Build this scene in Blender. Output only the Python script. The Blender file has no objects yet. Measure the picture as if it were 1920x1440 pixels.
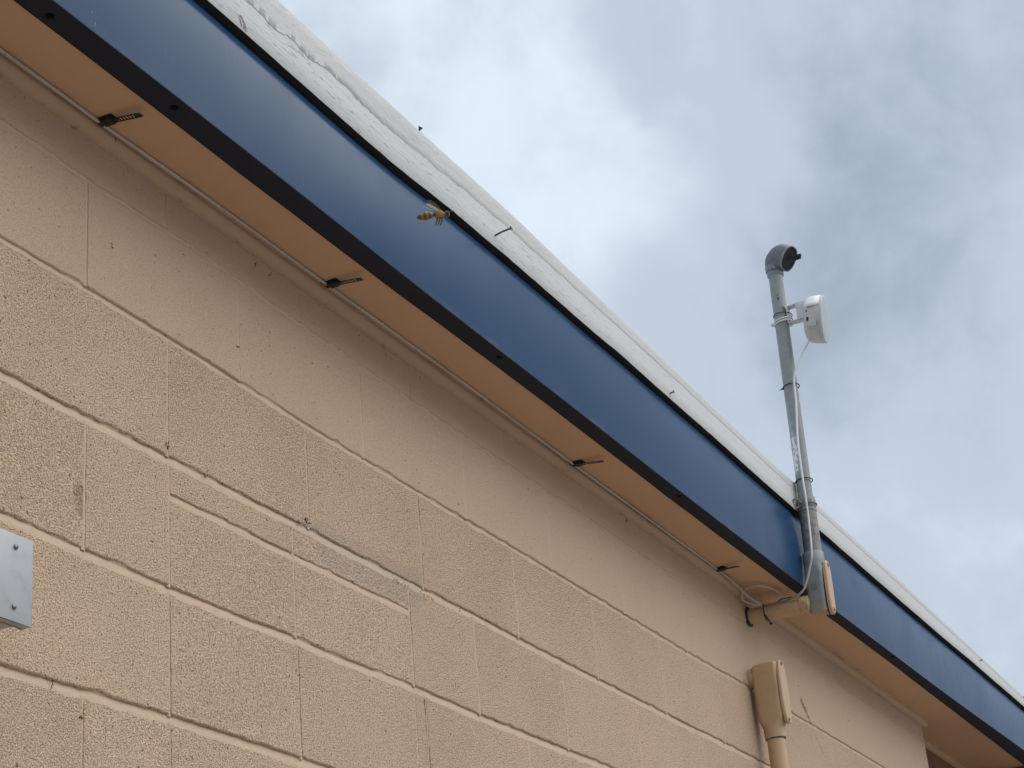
import bpy, bmesh, math, random
import numpy as np
from mathutils import Vector, Matrix, noise

random.seed(7)
sc = bpy.context.scene
COL = sc.collection
GZ = 3.2            # everything is modelled with z=0 on the upper bed joint, then lifted so the ground is z=0

# ---------------------------------------------------------------- camera
cam_d = bpy.data.cameras.new('camera')
cam_d.sensor_width = 36.0
cam_d.lens = 3517.35 / 1920 * 36.0
cam_d.clip_start = 0.05
cam_d.clip_end = 1000
cam = bpy.data.objects.new('camera', cam_d)
COL.objects.link(cam)
r0 = Vector((0.44675492, -0.89095156, -0.08133488))
r1 = Vector((0.33847124, 0.25247345, -0.90647359))
r2 = Vector((0.82815896, 0.37744202, 0.41435524))
M = Matrix((r0, -r1, -r2)).transposed().to_4x4()
M.translation = Vector((-1.99378, -1.59306, -1.54020))
cam.matrix_world = M
sc.camera = cam

# ---------------------------------------------------------------- light and exposure
sc.view_settings.view_transform = 'Standard'
sc.view_settings.look = 'None'
sc.view_settings.gamma = 1
sc.view_settings.use_curve_mapping = False
sc.view_settings.exposure = 0.66
SUN_DIR = Vector((0.22, -0.55, 0.80)).normalized()
sun_d = bpy.data.lights.new('sun', 'SUN')
sun_d.energy = 1.5
sun_d.angle = math.radians(75)
sun_d.color = (1.0, 0.95, 0.88)
sun = bpy.data.objects.new('sun', sun_d)
sun.rotation_euler = SUN_DIR.to_track_quat('Z', 'Y').to_euler()
COL.objects.link(sun)

w = bpy.data.worlds.new('World')
sc.world = w
w.use_nodes = True
nt = w.node_tree
nt.nodes.clear()
N = nt.nodes.new
LK = nt.links.new
out = N('ShaderNodeOutputWorld')
sky = N('ShaderNodeTexSky')
sky.sky_type = 'NISHITA'
sky.sun_disc = False
sky.sun_elevation = math.asin(SUN_DIR.z)
sky.sun_rotation = math.atan2(SUN_DIR.x, SUN_DIR.y)
bg1 = N('ShaderNodeBackground')
bg1.inputs[1].default_value = 0.08
LK(sky.outputs[0], bg1.inputs[0])
tc = N('ShaderNodeTexCoord')


def wmath(op, a, b=None, c=None, clamp=False):
    n = N('ShaderNodeMath')
    n.operation = op
    n.use_clamp = clamp
    for i, v in enumerate((a, b, c)):
        if v is None:
            continue
        if isinstance(v, (int, float)):
            n.inputs[i].default_value = v
        else:
            LK(v, n.inputs[i])
    return n.outputs[0]


def wnoise(scale, detail, rough, dist=0.0, vec=None):
    n = N('ShaderNodeTexNoise')
    n.inputs['Scale'].default_value = scale
    n.inputs['Detail'].default_value = detail
    n.inputs['Roughness'].default_value = rough
    n.inputs['Distortion'].default_value = dist
    LK(vec if vec is not None else tc.outputs['Generated'], n.inputs['Vector'])
    return n


# the cloud deck is warped so that every cloud bank has a ragged edge
wn = wnoise(5.0, 4, 0.55)
sub = N('ShaderNodeVectorMath'); sub.operation = 'SUBTRACT'
LK(wn.outputs['Color'], sub.inputs[0]); sub.inputs[1].default_value = (0.5, 0.5, 0.5)
scl = N('ShaderNodeVectorMath'); scl.operation = 'SCALE'
LK(sub.outputs[0], scl.inputs[0]); scl.inputs['Scale'].default_value = 0.13
add = N('ShaderNodeVectorMath'); add.operation = 'ADD'
LK(tc.outputs['Generated'], add.inputs[0]); LK(scl.outputs[0], add.inputs[1])
nrm = N('ShaderNodeVectorMath'); nrm.operation = 'NORMALIZE'
LK(add.outputs[0], nrm.inputs[0])
CLOUDS = [  # direction, angular radius in degrees, brightness of the bank
    ((0.762, 0.350, 0.545), 7.5, 0.20),
    ((0.800, 0.325, 0.502), 7.0, 0.14),
    ((0.770, 0.262, 0.582), 2.8, -0.22),
    ((0.815, 0.225, 0.535), 4.0, 0.04),
    ((0.835, 0.165, 0.525), 5.5, -0.10),
    ((0.860, 0.085, 0.505), 4.5, -0.04),
    ((0.895, 0.175, 0.410), 6.5, -0.17),
    ((0.905, 0.240, 0.350), 4.0, 0.10),
    ((0.935, 0.180, 0.300), 3.5, 0.02),
    ((0.60, 0.55, 0.60), 14, 0.15),
    ((0.80, -0.25, 0.55), 12, -0.15),
    ((0.2, -0.7, 0.75), 28, 0.50),
    ((-0.5, -0.4, 0.7), 25, 0.10),
]
big = wnoise(7.0, 6, 0.52, 0.25)
fine = wnoise(17.0, 6, 0.58, 0.3)
val = wmath('MULTIPLY_ADD', wmath('SUBTRACT', big.outputs[0], 0.5), 1.0, 0.45)
val = wmath('MULTIPLY_ADD', wmath('SUBTRACT', fine.outputs[0], 0.5), 0.52, val)
for d, rad, amp in CLOUDS:
    dp = N('ShaderNodeVectorMath'); dp.operation = 'DOT_PRODUCT'
    LK(nrm.outputs[0], dp.inputs[0]); dp.inputs[1].default_value = Vector(d).normalized()
    mr = N('ShaderNodeMapRange'); mr.interpolation_type = 'SMOOTHERSTEP'
    mr.inputs['From Min'].default_value = math.cos(math.radians(rad))
    mr.inputs['From Max'].default_value = 1.0
    mr.inputs['To Min'].default_value = 0
    mr.inputs['To Max'].default_value = amp
    LK(dp.outputs['Value'], mr.inputs['Value'])
    val = wmath('ADD', val, mr.outputs[0])
# overcast sky is brighter towards the zenith
sp = N('ShaderNodeSeparateXYZ'); LK(tc.outputs['Generated'], sp.inputs[0])
val = wmath('ADD', val, wmath('MULTIPLY', wmath('SUBTRACT', sp.outputs[2], 0.5, clamp=True), 0.9))
hz = N('ShaderNodeMapRange'); hz.interpolation_type = 'SMOOTHSTEP'
LK(sp.outputs[2], hz.inputs['Value'])
for k_, v_ in (('From Min', 0.0), ('From Max', 0.27), ('To Min', 0.45), ('To Max', 1.0)):
    hz.inputs[k_].default_value = v_
ramp = N('ShaderNodeValToRGB')
cr = ramp.color_ramp
cr.interpolation = 'EASE'
cr.elements[0].position = 0.0; cr.elements[0].color = (0.235, 0.275, 0.332, 1)
cr.elements[1].position = 1.0; cr.elements[1].color = (0.535, 0.588, 0.655, 1)
e = cr.elements.new(0.5); e.color = (0.372, 0.418, 0.485, 1)
LK(val, ramp.inputs[0])
bg2 = N('ShaderNodeBackground')
bg2.inputs[1].default_value = 1.0
LK(ramp.outputs[0], bg2.inputs[0]); LK(hz.outputs[0], bg2.inputs[1])
mixs = N('ShaderNodeMixShader')
mixs.inputs[0].default_value = 0.90
LK(bg1.outputs[0], mixs.inputs[1]); LK(bg2.outputs[0], mixs.inputs[2])
LK(mixs.outputs[0], out.inputs[0])


# ---------------------------------------------------------------- material helpers
class Mat:
    def __init__(s, name, color=(0.5, 0.5, 0.5), rough=0.7, spec=0.4, metal=0.0):
        s.m = bpy.data.materials.new(name)
        s.m.use_nodes = True
        s.t = s.m.node_tree
        s.b = s.t.nodes['Principled BSDF']
        s.b.inputs['Base Color'].default_value = (*color, 1)
        s.b.inputs['Roughness'].default_value = rough
        s.b.inputs['Specular IOR Level'].default_value = spec
        s.b.inputs['Metallic'].default_value = metal
        g = s.n('ShaderNodeNewGeometry')
        o = s.n('ShaderNodeVectorMath'); o.operation = 'SUBTRACT'
        s.l(g.outputs['Position'], o.inputs[0]); o.inputs[1].default_value = (0, 0, GZ)
        s.pos = o.outputs[0]

    def n(s, t):
        return s.t.nodes.new(t)

    def l(s, a, b):
        s.t.links.new(a, b)

    def setin(s, n, i, v):
        if v is None:
            return
        if isinstance(v, (int, float)):
            n.inputs[i].default_value = v
        elif isinstance(v, tuple):
            n.inputs[i].default_value = v if len(v) != 3 or n.inputs[i].type != 'RGBA' else (*v, 1)
        else:
            s.l(v, n.inputs[i])

    def math(s, op, a, b=None, c=None, clamp=False):
        n = s.n('ShaderNodeMath'); n.operation = op; n.use_clamp = clamp
        for i, v in enumerate((a, b, c)):
            s.setin(n, i, v)
        return n.outputs[0]

    def vmath(s, op, a, b=None):
        n = s.n('ShaderNodeVectorMath'); n.operation = op
        s.setin(n, 0, a); s.setin(n, 1, b)
        return n.outputs[1] if op in ('DISTANCE', 'LENGTH', 'DOT_PRODUCT') else n.outputs[0]

    def noise(s, scale, detail=3, rough=0.5, dist=0, stretch=None, vec=None):
        v = vec if vec is not None else s.pos
        if stretch:
            v = s.vmath('MULTIPLY', v, tuple(stretch))
        n = s.n('ShaderNodeTexNoise')
        s.l(v, n.inputs['Vector'])
        n.inputs['Scale'].default_value = scale
        n.inputs['Detail'].default_value = detail
        n.inputs['Roughness'].default_value = rough
        n.inputs['Distortion'].default_value = dist
        return n.outputs[0]

    def voro(s, scale, feature='F1', rnd=1.0, vec=None):
        n = s.n('ShaderNodeTexVoronoi')
        n.feature = feature
        s.l(vec if vec is not None else s.pos, n.inputs['Vector'])
        n.inputs['Scale'].default_value = scale
        n.inputs['Randomness'].default_value = rnd
        return n.outputs['Distance']

    def mr(s, v, a, b, c=0.0, d=1.0, smooth=True):
        n = s.n('ShaderNodeMapRange')
        n.interpolation_type = 'SMOOTHSTEP' if smooth else 'LINEAR'
        for i, x in zip(('Value', 'From Min', 'From Max', 'To Min', 'To Max'), (v, a, b, c, d)):
            if isinstance(x, (int, float)):
                n.inputs[i].default_value = x
            else:
                s.l(x, n.inputs[i])
        return n.outputs[0]

    def mix(s, f, a, b, mode='MIX'):
        n = s.n('ShaderNodeMix'); n.data_type = 'RGBA'; n.blend_type = mode
        s.setin(n, 0, f)
        for i, v in ((6, a), (7, b)):
            if isinstance(v, tuple):
                n.inputs[i].default_value = (*v, 1)
            else:
                s.l(v, n.inputs[i])
        return n.outputs[2]

    def xyz(s):
        n = s.n('ShaderNodeSeparateXYZ')
        s.l(s.pos, n.inputs[0])
        return n.outputs

    def seg(s, a, b, width, warp=0.0):
        """soft mask round the segment a-b (world metres)"""
        p = s.pos
        if warp:
            nn = s.n('ShaderNodeTexNoise'); s.l(s.pos, nn.inputs['Vector']); nn.inputs['Scale'].default_value = 90
            q = s.vmath('SUBTRACT', nn.outputs['Color'], (0.5, 0.5, 0.5))
            q = s.vmath('MULTIPLY', q, (warp, warp, warp))
            p = s.vmath('ADD', p, q)
        A = Vector(a); B = Vector(b); D = B - A
        pa = s.vmath('SUBTRACT', p, tuple(A))
        h = s.math('DIVIDE', s.vmath('DOT_PRODUCT', pa, tuple(D)), D.length_squared, clamp=True)
        cmb = s.n('ShaderNodeVectorMath'); cmb.operation = 'SCALE'
        cmb.inputs[0].default_value = tuple(D); s.l(h, cmb.inputs['Scale'])
        dist = s.vmath('DISTANCE', pa, cmb.outputs[0])
        return s.mr(dist, width * 0.35, width, 1, 0)

    def color(s, c):
        s.l(c, s.b.inputs['Base Color'])

    def bump(s, h, strength, dist, prev=None):
        n = s.n('ShaderNodeBump')
        n.inputs['Strength'].default_value = strength
        n.inputs['Distance'].default_value = dist
        s.l(h, n.inputs['Height'])
        if prev is not None:
            s.l(prev, n.inputs['Normal'])
        s.l(n.outputs[0], s.b.inputs['Normal'])
        return n.outputs[0]


TAN = (0.545, 0.408, 0.294)


def block_material(name, pit, tone):
    m = Mat(name, TAN, 0.75, 0.25)
    B0 = tuple(v * tone for v in TAN)
    X, Y, Z = m.xyz()
    coarse = m.noise(360, 2.5, 0.62, 0.0)
    med = m.noise(120, 2, 0.5)
    vo = m.voro(400)
    # raised paint-covered grains with pits between them
    h = m.mr(coarse, 0.38, 0.58)
    h = m.math('MULTIPLY_ADD', m.mr(vo, 0.15, 0.75), -0.45, h)
    h = m.math('MULTIPLY_ADD', med, 0.55, h)
    # how open the face is: differs from patch to patch
    open_ = m.mr(m.noise(3.3, 3, 0.55), 0.35, 0.65, 0.88, 1.08)
    left = m.mr(X, 0.1, 1.9, 1.0, 0.62 if pit < 0.6 else 0.9)
    oi = m.n('ShaderNodeObjectInfo')
    rnd = m.mr(oi.outputs['Random'], 0, 1, 0.85, 1.12, False)
    amt = m.math('MULTIPLY', m.math('MULTIPLY', open_, left), m.math('MULTIPLY', rnd, pit))
    hh = m.math('MULTIPLY', h, amt)
    # single deep pinholes
    ph = m.noise(150, 1.5, 0.5, vec=m.vmath('ADD', m.pos, (3.1, 1.7, 9.2)))
    hole = m.mr(ph, 0.27 + 0.05 * pit, 0.225 + 0.05 * pit)
    hh = m.math('MULTIPLY_ADD', hole, -1.1, hh)
    # chipped hole low on the left
    chip = m.math('MAXIMUM', m.seg((-0.012, 0, -0.528), (-0.006, 0, -0.552), 0.013, 0.016),
                  m.seg((-0.003, 0, -0.520), (0.004, 0, -0.531), 0.006, 0.010))
    hh = m.math('MULTIPLY_ADD', chip, -3.2, hh)
    m.bump(hh, 1.0, 0.0016)
    # colour: paint with uneven yellowing, faint grey rain streaks and pits painted darker for dirt and relief shade
    c = m.mix(m.mr(m.noise(2.1, 4, 0.6), 0.42, 0.66, 0, 0.6), B0, (0.568 * tone, 0.416 * tone, 0.284 * tone))
    c = m.mix(m.mr(m.noise(3.4, 3, 0.5, vec=m.vmath('ADD', m.pos, (7, 2, 3))), 0.52, 0.70, 0, 0.5), c, (0.570 * tone, 0.410 * tone, 0.308 * tone))
    c = m.mix(m.mr(m.noise(5.0, 4, 0.6, vec=m.vmath('ADD', m.pos, (1, 9, 4))), 0.55, 0.75, 0, 0.25), c, (0.475 * tone, 0.375 * tone, 0.28 * tone))
    c = m.mix(m.mr(m.noise(7, 4, 0.65, stretch=(1.6, 1, 0.22)), 0.55, 0.78, 0, 0.15), c, (0.44 * tone, 0.345 * tone, 0.26 * tone))
    c = m.mix(1.0, c, m.mix(oi.outputs['Random'], (0.985, 0.985, 0.98), (1.01, 1.01, 1.01)), 'MULTIPLY')
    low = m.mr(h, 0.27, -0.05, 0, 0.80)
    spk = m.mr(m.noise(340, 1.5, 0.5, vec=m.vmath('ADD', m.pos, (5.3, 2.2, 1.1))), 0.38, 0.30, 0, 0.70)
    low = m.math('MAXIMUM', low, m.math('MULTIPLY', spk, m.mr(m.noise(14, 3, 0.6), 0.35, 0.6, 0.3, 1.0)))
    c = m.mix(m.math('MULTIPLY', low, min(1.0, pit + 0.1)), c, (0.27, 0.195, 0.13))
    c = m.mix(m.math('MULTIPLY', hole, 0.85), c, (0.08, 0.055, 0.035))  # shade inside the pinholes is put into the colour
    # greenish-grey damp under the upper joints, grime along the joint lines
    c = m.mix(m.math('MULTIPLY', m.seg((0.66, 0, -0.430), (0.98, 0, -0.425), 0.040, 0.04), 0.26), c, (0.33, 0.32, 0.26))
    c = m.mix(m.math('MULTIPLY', m.seg((0.62, 0, -0.392), (1.0, 0, -0.385), 0.020, 0.04), 0.25), c, (0.34, 0.30, 0.22))
    c = m.mix(m.math('MULTIPLY', chip, 0.45), c, (0.30, 0.21, 0.10))
    # dark scuff right of the conduit
    sc1 = m.math('MAXIMUM', m.seg((3.385, 0, -0.140), (3.42, 0, -0.168), 0.016, 0.016),
                 m.seg((3.42, 0, -0.168), (3.455, 0, -0.200), 0.009, 0.016))
    brk = m.mr(m.noise(120, 3, 0.6), 0.38, 0.56)
    c = m.mix(m.math('MULTIPLY', m.math('MULTIPLY', sc1, brk), 0.85), c, (0.035, 0.04, 0.035))
    sc2 = m.seg((3.455, 0, -0.21), (3.53, 0, -0.275), 0.006, 0.016)
    c = m.mix(m.math('MULTIPLY', m.math('MULTIPLY', sc2, brk), 0.40), c, (0.10, 0.10, 0.085))
    # cracked head joint low in the middle
    crk = m.math('MULTIPLY', m.seg((0.990, 0, -0.625), (0.998, 0, -0.80), 0.005, 0.010), m.mr(m.noise(60, 3, 0.6), 0.42, 0.52))
    c = m.mix(m.math('MULTIPLY', crk, 0.8), c, (0.10, 0.075, 0.05))
    m.color(c)
    return m.m


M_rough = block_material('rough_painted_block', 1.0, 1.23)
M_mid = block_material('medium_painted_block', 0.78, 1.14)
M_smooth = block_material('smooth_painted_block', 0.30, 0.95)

mm = Mat('painted_mortar', (0.50, 0.375, 0.275), 0.7, 0.3)
h = mm.noise(70, 4, 0.6)
mm.bump(h, 0.8, 0.003)
c = mm.mix(mm.mr(mm.noise(9, 4, 0.6), 0.4, 0.7, 0, 0.5), (0.535, 0.400, 0.288), (0.49, 0.373, 0.272))
crack = mm.mr(mm.noise(40, 5, 0.7, 0.8, stretch=(0.5, 1, 2.2)), 0.66, 0.70, 0, 0.65)
c = mm.mix(crack, c, (0.11, 0.085, 0.055))
c = mm.mix(mm.math('MULTIPLY', mm.seg((0.60, 0, -0.4), (1.0, 0, -0.4), 0.02, 0.03), 0.35), c, (0.37, 0.36, 0.29))
mm.color(c)
M_mortar = mm.m

ms = Mat('tan_soffit_paint', (0.57, 0.372, 0.243), 0.62, 0.3)
h1 = ms.noise(2.2, 2, 0.5)
b1 = ms.bump(h1, 0.35, 0.05)
b1 = ms.bump(ms.noise(160, 3, 0.5), 0.25, 0.0008, b1)
c = ms.mix(ms.mr(ms.noise(4, 4, 0.6), 0.45, 0.75, 0, 0.45), (0.57, 0.372, 0.243), (0.50, 0.33, 0.22))
sX, sY, sZ = ms.xyz()
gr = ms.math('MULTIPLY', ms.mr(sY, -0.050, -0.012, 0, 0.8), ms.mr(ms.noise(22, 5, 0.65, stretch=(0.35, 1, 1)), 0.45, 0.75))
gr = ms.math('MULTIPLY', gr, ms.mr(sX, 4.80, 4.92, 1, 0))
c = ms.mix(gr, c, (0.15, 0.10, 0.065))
c = ms.mix(ms.mr(ms.noise(85, 4, 0.7, 0.6), 0.735, 0.77, 0, 0.6), c, (0.12, 0.07, 0.045))
ms.color(c)
M_soffit = ms.m

mt = Mat('tan_trim_paint', (0.45, 0.315, 0.21), 0.6, 0.3)
mt.bump(mt.noise(60, 4, 0.6), 0.5, 0.0015)
c = mt.mix(mt.mr(mt.noise(12, 5, 0.65, stretch=(0.4, 1, 1)), 0.45, 0.8, 0, 0.45), (0.47, 0.335, 0.235), (0.35, 0.245, 0.17))
tX, tY, tZ = mt.xyz()
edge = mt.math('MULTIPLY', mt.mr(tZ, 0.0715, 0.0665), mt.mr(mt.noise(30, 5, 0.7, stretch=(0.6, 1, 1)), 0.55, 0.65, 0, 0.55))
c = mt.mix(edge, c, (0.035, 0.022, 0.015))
mt.color(c)
M_trim = mt.m

mb = Mat('blue_coated_metal', (0.018, 0.075, 0.215), 0.30, 0.10)
c = mb.mix(mb.mr(mb.noise(3.0, 4, 0.6), 0.4, 0.75, 0, 0.35), (0.019, 0.060, 0.138), (0.023, 0.066, 0.145))
fX, fY, fZ = mb.xyz()
dust = mb.math('MULTIPLY', mb.mr(fZ, 0.10, 0.086, 0, 0.6), mb.mr(mb.noise(18, 4, 0.6, stretch=(0.4, 1, 1)), 0.5, 0.8))
c = mb.mix(dust, c, (0.20, 0.20, 0.19))
scr = mb.math('MULTIPLY', mb.mr(mb.noise(260, 3, 0.6, stretch=(1, 1, 0.12)), 0.68, 0.72), mb.math('ADD', mb.seg((-0.22, -0.166, 0.10), (-0.14, -0.166, 0.115), 0.035, 0.02), 0.05))
c = mb.mix(scr, c, (0.45, 0.48, 0.52))
mb.color(c)
mb.l(mb.mr(mb.noise(6, 4, 0.6), 0.3, 0.8, 0.20, 0.30), mb.b.inputs['Roughness'])
b = mb.bump(mb.noise(1.6, 1, 0.5, stretch=(1, 1, 1.5)), 0.25, 0.03)
mb.bump(mb.noise(400, 2, 0.5), 0.06, 0.0004, b)
M_blue = mb.m

mk = Mat('charcoal_metal', (0.020, 0.021, 0.026), 0.75, 0.15)
mk.color(mk.mix(mk.mr(mk.noise(14, 5, 0.65, stretch=(0.4, 1, 1)), 0.5, 0.8, 0, 0.5), (0.020, 0.023, 0.036), (0.032, 0.032, 0.036)))
M_char = mk.m

mw = Mat('weathered_white_paint', (0.66, 0.67, 0.66), 0.65, 0.3)
wX, wY, wZ = mw.xyz()
grain = mw.noise(55, 6, 0.68, 1.2, stretch=(0.16, 1, 1.4))
crk = mw.mr(mw.noise(120, 4, 0.6, 0.6, stretch=(0.25, 1, 1.3)), 0.60, 0.68)
leftw = mw.mr(wX, 0.2, 2.4, 1.0, 0.30)
hh = mw.math('MULTIPLY', mw.math('MULTIPLY_ADD', crk, -0.5, grain), leftw)
mw.bump(hh, 0.8, 0.0022)
c = mw.mix(mw.mr(mw.noise(8, 5, 0.6, stretch=(0.3, 1, 1)), 0.45, 0.75, 0, 0.5), (0.58, 0.60, 0.605), (0.49, 0.51, 0.515))
c = mw.mix(mw.math('MULTIPLY', mw.math('MULTIPLY', crk, leftw), 0.45), c, (0.26, 0.26, 0.25))
knot = mw.math('MULTIPLY', mw.seg((0.168, -0.177, 0.325), (0.176, -0.177, 0.315), 0.012, 0.006), mw.mr(mw.noise(240, 3, 0.6), 0.42, 0.52))
c = mw.mix(mw.math('MULTIPLY', knot, 0.85), c, (0.05, 0.045, 0.04))
c = mw.mix(mw.mr(mw.noise(110, 3, 0.6), 0.71, 0.75, 0, 0.5), c, (0.2, 0.19, 0.17))
mw.color(c)
M_white = mw.m

mf = Mat('wrinkled_roof_coating', (0.60, 0.615, 0.60), 0.7, 0.3)
rX, rY, rZ = mf.xyz()
wr = mf.noise(48, 6, 0.70, 1.8, stretch=(0.45, 1, 1.0))
wr2 = mf.noise(19, 3, 0.6, 1.0, stretch=(0.5, 1, 1.2))
hr = mf.math('MULTIPLY', mf.math('ADD', wr, wr2), mf.mr(rX, 0.6, 2.6, 1.0, 0.25))
mf.bump(hr, 0.8, 0.0020)
c = mf.mix(mf.mr(wr, 0.44, 0.36, 0, 0.55), (0.55, 0.57, 0.575), (0.42, 0.435, 0.44))
c = mf.mix(mf.mr(mf.noise(7, 5, 0.65, stretch=(0.4, 1, 1)), 0.48, 0.75, 0, 0.5), c, (0.45, 0.47, 0.45))
mf.color(c)
M_coat = mf.m

mg = Mat('galvanised_steel', (0.26, 0.285, 0.285), 0.5, 0.4, 0.08)
c = mg.mix(mg.mr(mg.noise(45, 4, 0.6), 0.35, 0.7), (0.225, 0.250, 0.252), (0.262, 0.288, 0.290))
gX, gY, gZ = mg.xyz()
rustz = mg.math('MAXIMUM', mg.mr(gZ, 1.06, 1.115, 0, 1), mg.math('MULTIPLY', mg.mr(gZ, 0.335, 0.30), mg.mr(gZ, 0.17, 0.20)))
rust = mg.math('MULTIPLY', rustz, mg.mr(mg.noise(38, 5, 0.65, 0.5), 0.48, 0.62, 0, 0.8))
c = mg.mix(rust, c, (0.26, 0.155, 0.12))
grime = mg.math('MULTIPLY', mg.math('MULTIPLY', mg.mr(gZ, 0.37, 0.34), mg.mr(gZ, 0.18, 0.22)), mg.mr(mg.noise(80, 5, 0.7, 0.8), 0.40, 0.62, 0, 0.75))
c = mg.mix(grime, c, (0.13, 0.11, 0.10))
splash = mg.math('MULTIPLY', mg.seg((3.028, -0.190, 0.45), (3.022, -0.195, 0.56), 0.020, 0.02), mg.mr(mg.noise(130, 5, 0.7), 0.42, 0.50))
c = mg.mix(mg.math('MULTIPLY', splash, 0.95), c, (0.78, 0.80, 0.80))
bl = mg.math('MULTIPLY', mg.seg((3.03, -0.190, 0.56), (3.035, -0.185, 0.68), 0.016, 0.02), 0.55)
c = mg.mix(bl, c, (0.30, 0.45, 0.55))
oversp = mg.mr(mg.math('ADD', gZ, mg.math('MULTIPLY', mg.noise(30, 3, 0.6), 0.05)), 0.052, 0.015, 0, 0.75)
c = mg.mix(oversp, c, (0.44, 0.30, 0.19))
hole1 = mg.math('MAXIMUM', mg.seg((3.064, -.2095, 1.022), (3.064, -.2105, 1.026), .0045, .002), mg.seg((3.066, -.209, 1.036), (3.0645, -.213, 1.0385), .0024))
c = mg.mix(mg.math('MULTIPLY', hole1, .9), c, (0.02, 0.02, 0.02))
scf = mg.mr(mg.noise(140, 4, 0.7), 0.68, 0.72, 0, 0.6)
c = mg.mix(scf, c, (0.42, 0.44, 0.44))
mg.color(c)
mg.bump(mg.noise(120, 4, 0.6), 0.25, 0.0012)
M_galv = mg.m

mp = Mat('tan_painted_conduit', (0.50, 0.34, 0.21), 0.45, 0.45)
c = mp.mix(mp.mr(mp.noise(22, 5, 0.6), 0.45, 0.75, 0, 0.6), (0.51, 0.355, 0.22), (0.40, 0.285, 0.185))
c = mp.mix(mp.mr(mp.noise(60, 5, 0.7, 0.6), 0.66, 0.72, 0, 0.6), c, (0.16, 0.10, 0.07))
mp.color(c)
mp.bump(mp.noise(45, 4, 0.6), 0.4, 0.0015)
M_conduit = mp.m

mh = Mat('hub_dirty_paint', (0.50, 0.38, 0.22), 0.5, 0.4)
mh.color(mh.mix(mh.mr(mh.noise(60, 4, 0.6), 0.42, 0.6), (0.52, 0.40, 0.235), (0.38, 0.30, 0.20)))
M_hub = mh.m


def simple(name, col, rough=0.5, spec=0.4, metal=0.0, nscale=60, col2=None, bump=0.0, trans=0.0):
    q = Mat(name, col, rough, spec, metal)
    c2 = col2 or tuple(min(1, x * 0.75) for x in col)
    q.color(q.mix(q.mr(q.noise(nscale, 4, 0.6), 0.45, 0.72), col, c2))
    if bump:
        q.bump(q.noise(nscale * 2, 3, 0.6), 0.5, bump)
    if trans:
        q.b.inputs['Alpha'].default_value = trans
    return q.m


M_black = simple('black_plastic', (0.012, 0.012, 0.013), 0.45)
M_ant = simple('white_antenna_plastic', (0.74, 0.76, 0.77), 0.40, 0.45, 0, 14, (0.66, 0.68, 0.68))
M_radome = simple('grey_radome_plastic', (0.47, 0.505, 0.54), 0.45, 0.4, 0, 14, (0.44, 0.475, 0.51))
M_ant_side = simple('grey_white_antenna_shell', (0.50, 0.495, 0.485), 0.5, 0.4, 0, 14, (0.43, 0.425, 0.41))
M_brk = simple('bracket_plastic', (0.55, 0.57, 0.57), 0.5, 0.4, 0, 30)
M_tie_w = simple('white_tie_plastic', (0.66, 0.67, 0.66), 0.4, 0.4, 0, 60)
M_hood = simple('cast_aluminium', (0.135, 0.155, 0.17), 0.5, 0.4, 0.05, 50, (0.10, 0.118, 0.13), 0.0006)
M_hood_rim = simple('worn_aluminium', (0.22, 0.245, 0.26), 0.5, 0.4, 0.05, 50)
M_rubber = simple('dark_rubber', (0.012, 0.016, 0.024), 0.6)
M_boxm = simple('bright_galvanised_plate', (0.40, 0.415, 0.43), 0.45, 0.5, 0.25, 30, (0.34, 0.355, 0.37), 0.0004)
M_screw = simple('steel_screw', (0.18, 0.18, 0.18), 0.35, 0.5, 0.8, 90)
M_screwd = simple('dark_screw', (0.002, 0.002, 0.003), 0.7, 0.1)
M_nail = simple('rusty_nail', (0.09, 0.08, 0.075), 0.5, 0.4, 0.5, 120)
M_brown = simple('brown_painted_wall', (0.20, 0.105, 0.062), 0.7, 0.25, 0, 6, (0.16, 0.085, 0.052), 0.001)
M_debris = simple('dry_insect_debris', (0.035, 0.024, 0.016), 0.8, 0.2, 0, 200)
M_gap_shade = simple('painted_gap_shade', (0.030, 0.030, 0.034), 0.8, 0.2, 0, 30)  # board underside coloured dark to stand in for the shaded gap

mc = Mat('dusty_cable_jacket', (0.50, 0.475, 0.45), 0.5, 0.35)
cX, cY, cZ = mc.xyz()
c = mc.mix(mc.mr(mc.noise(30, 5, 0.65, stretch=(0.3, 1, 1)), 0.45, 0.7, 0, 0.6), (0.48, 0.445, 0.41), (0.36, 0.33, 0.30))
prt = mc.math('MULTIPLY', mc.mr(mc.noise(600, 2, 0.5, stretch=(0.7, 1, 1)), 0.52, 0.56), mc.mr(mc.noise(2.6, 1, 0.5, stretch=(1, 0, 0)), 0.48, 0.52, 0, 0.45))
c = mc.mix(prt, c, (0.16, 0.14, 0.13))
clean = mc.mr(cY, -0.12, -0.20, 0, 1)
c = mc.mix(clean, c, (0.66, 0.685, 0.72))
mc.color(c)
M_cable = mc.m

me_ = Mat('concrete_paving', (0.42, 0.37, 0.31), 0.85, 0.2)
c = me_.mix(me_.mr(me_.noise(0.8, 6, 0.6), 0.35, 0.7), (0.29, 0.255, 0.215), (0.24, 0.21, 0.18))
c = me_.mix(me_.mr(me_.noise(60, 4, 0.6), 0.45, 0.7, 0, 0.4), c, (0.26, 0.23, 0.20))
me_.color(c)
me_.bump(me_.noise(80, 4, 0.6), 0.5, 0.004)
M_ground = me_.m


# ---------------------------------------------------------------- object helpers
ORG = {}


def link(o, parent=None, org=(0, 0, 0)):
    COL.objects.link(o)
    ORG[o.name] = Vector(org)
    if parent is not None:
        o.parent = parent
        o.location = Vector(org) - ORG[parent.name]
    else:
        o.location = Vector(org)
    return o


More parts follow.
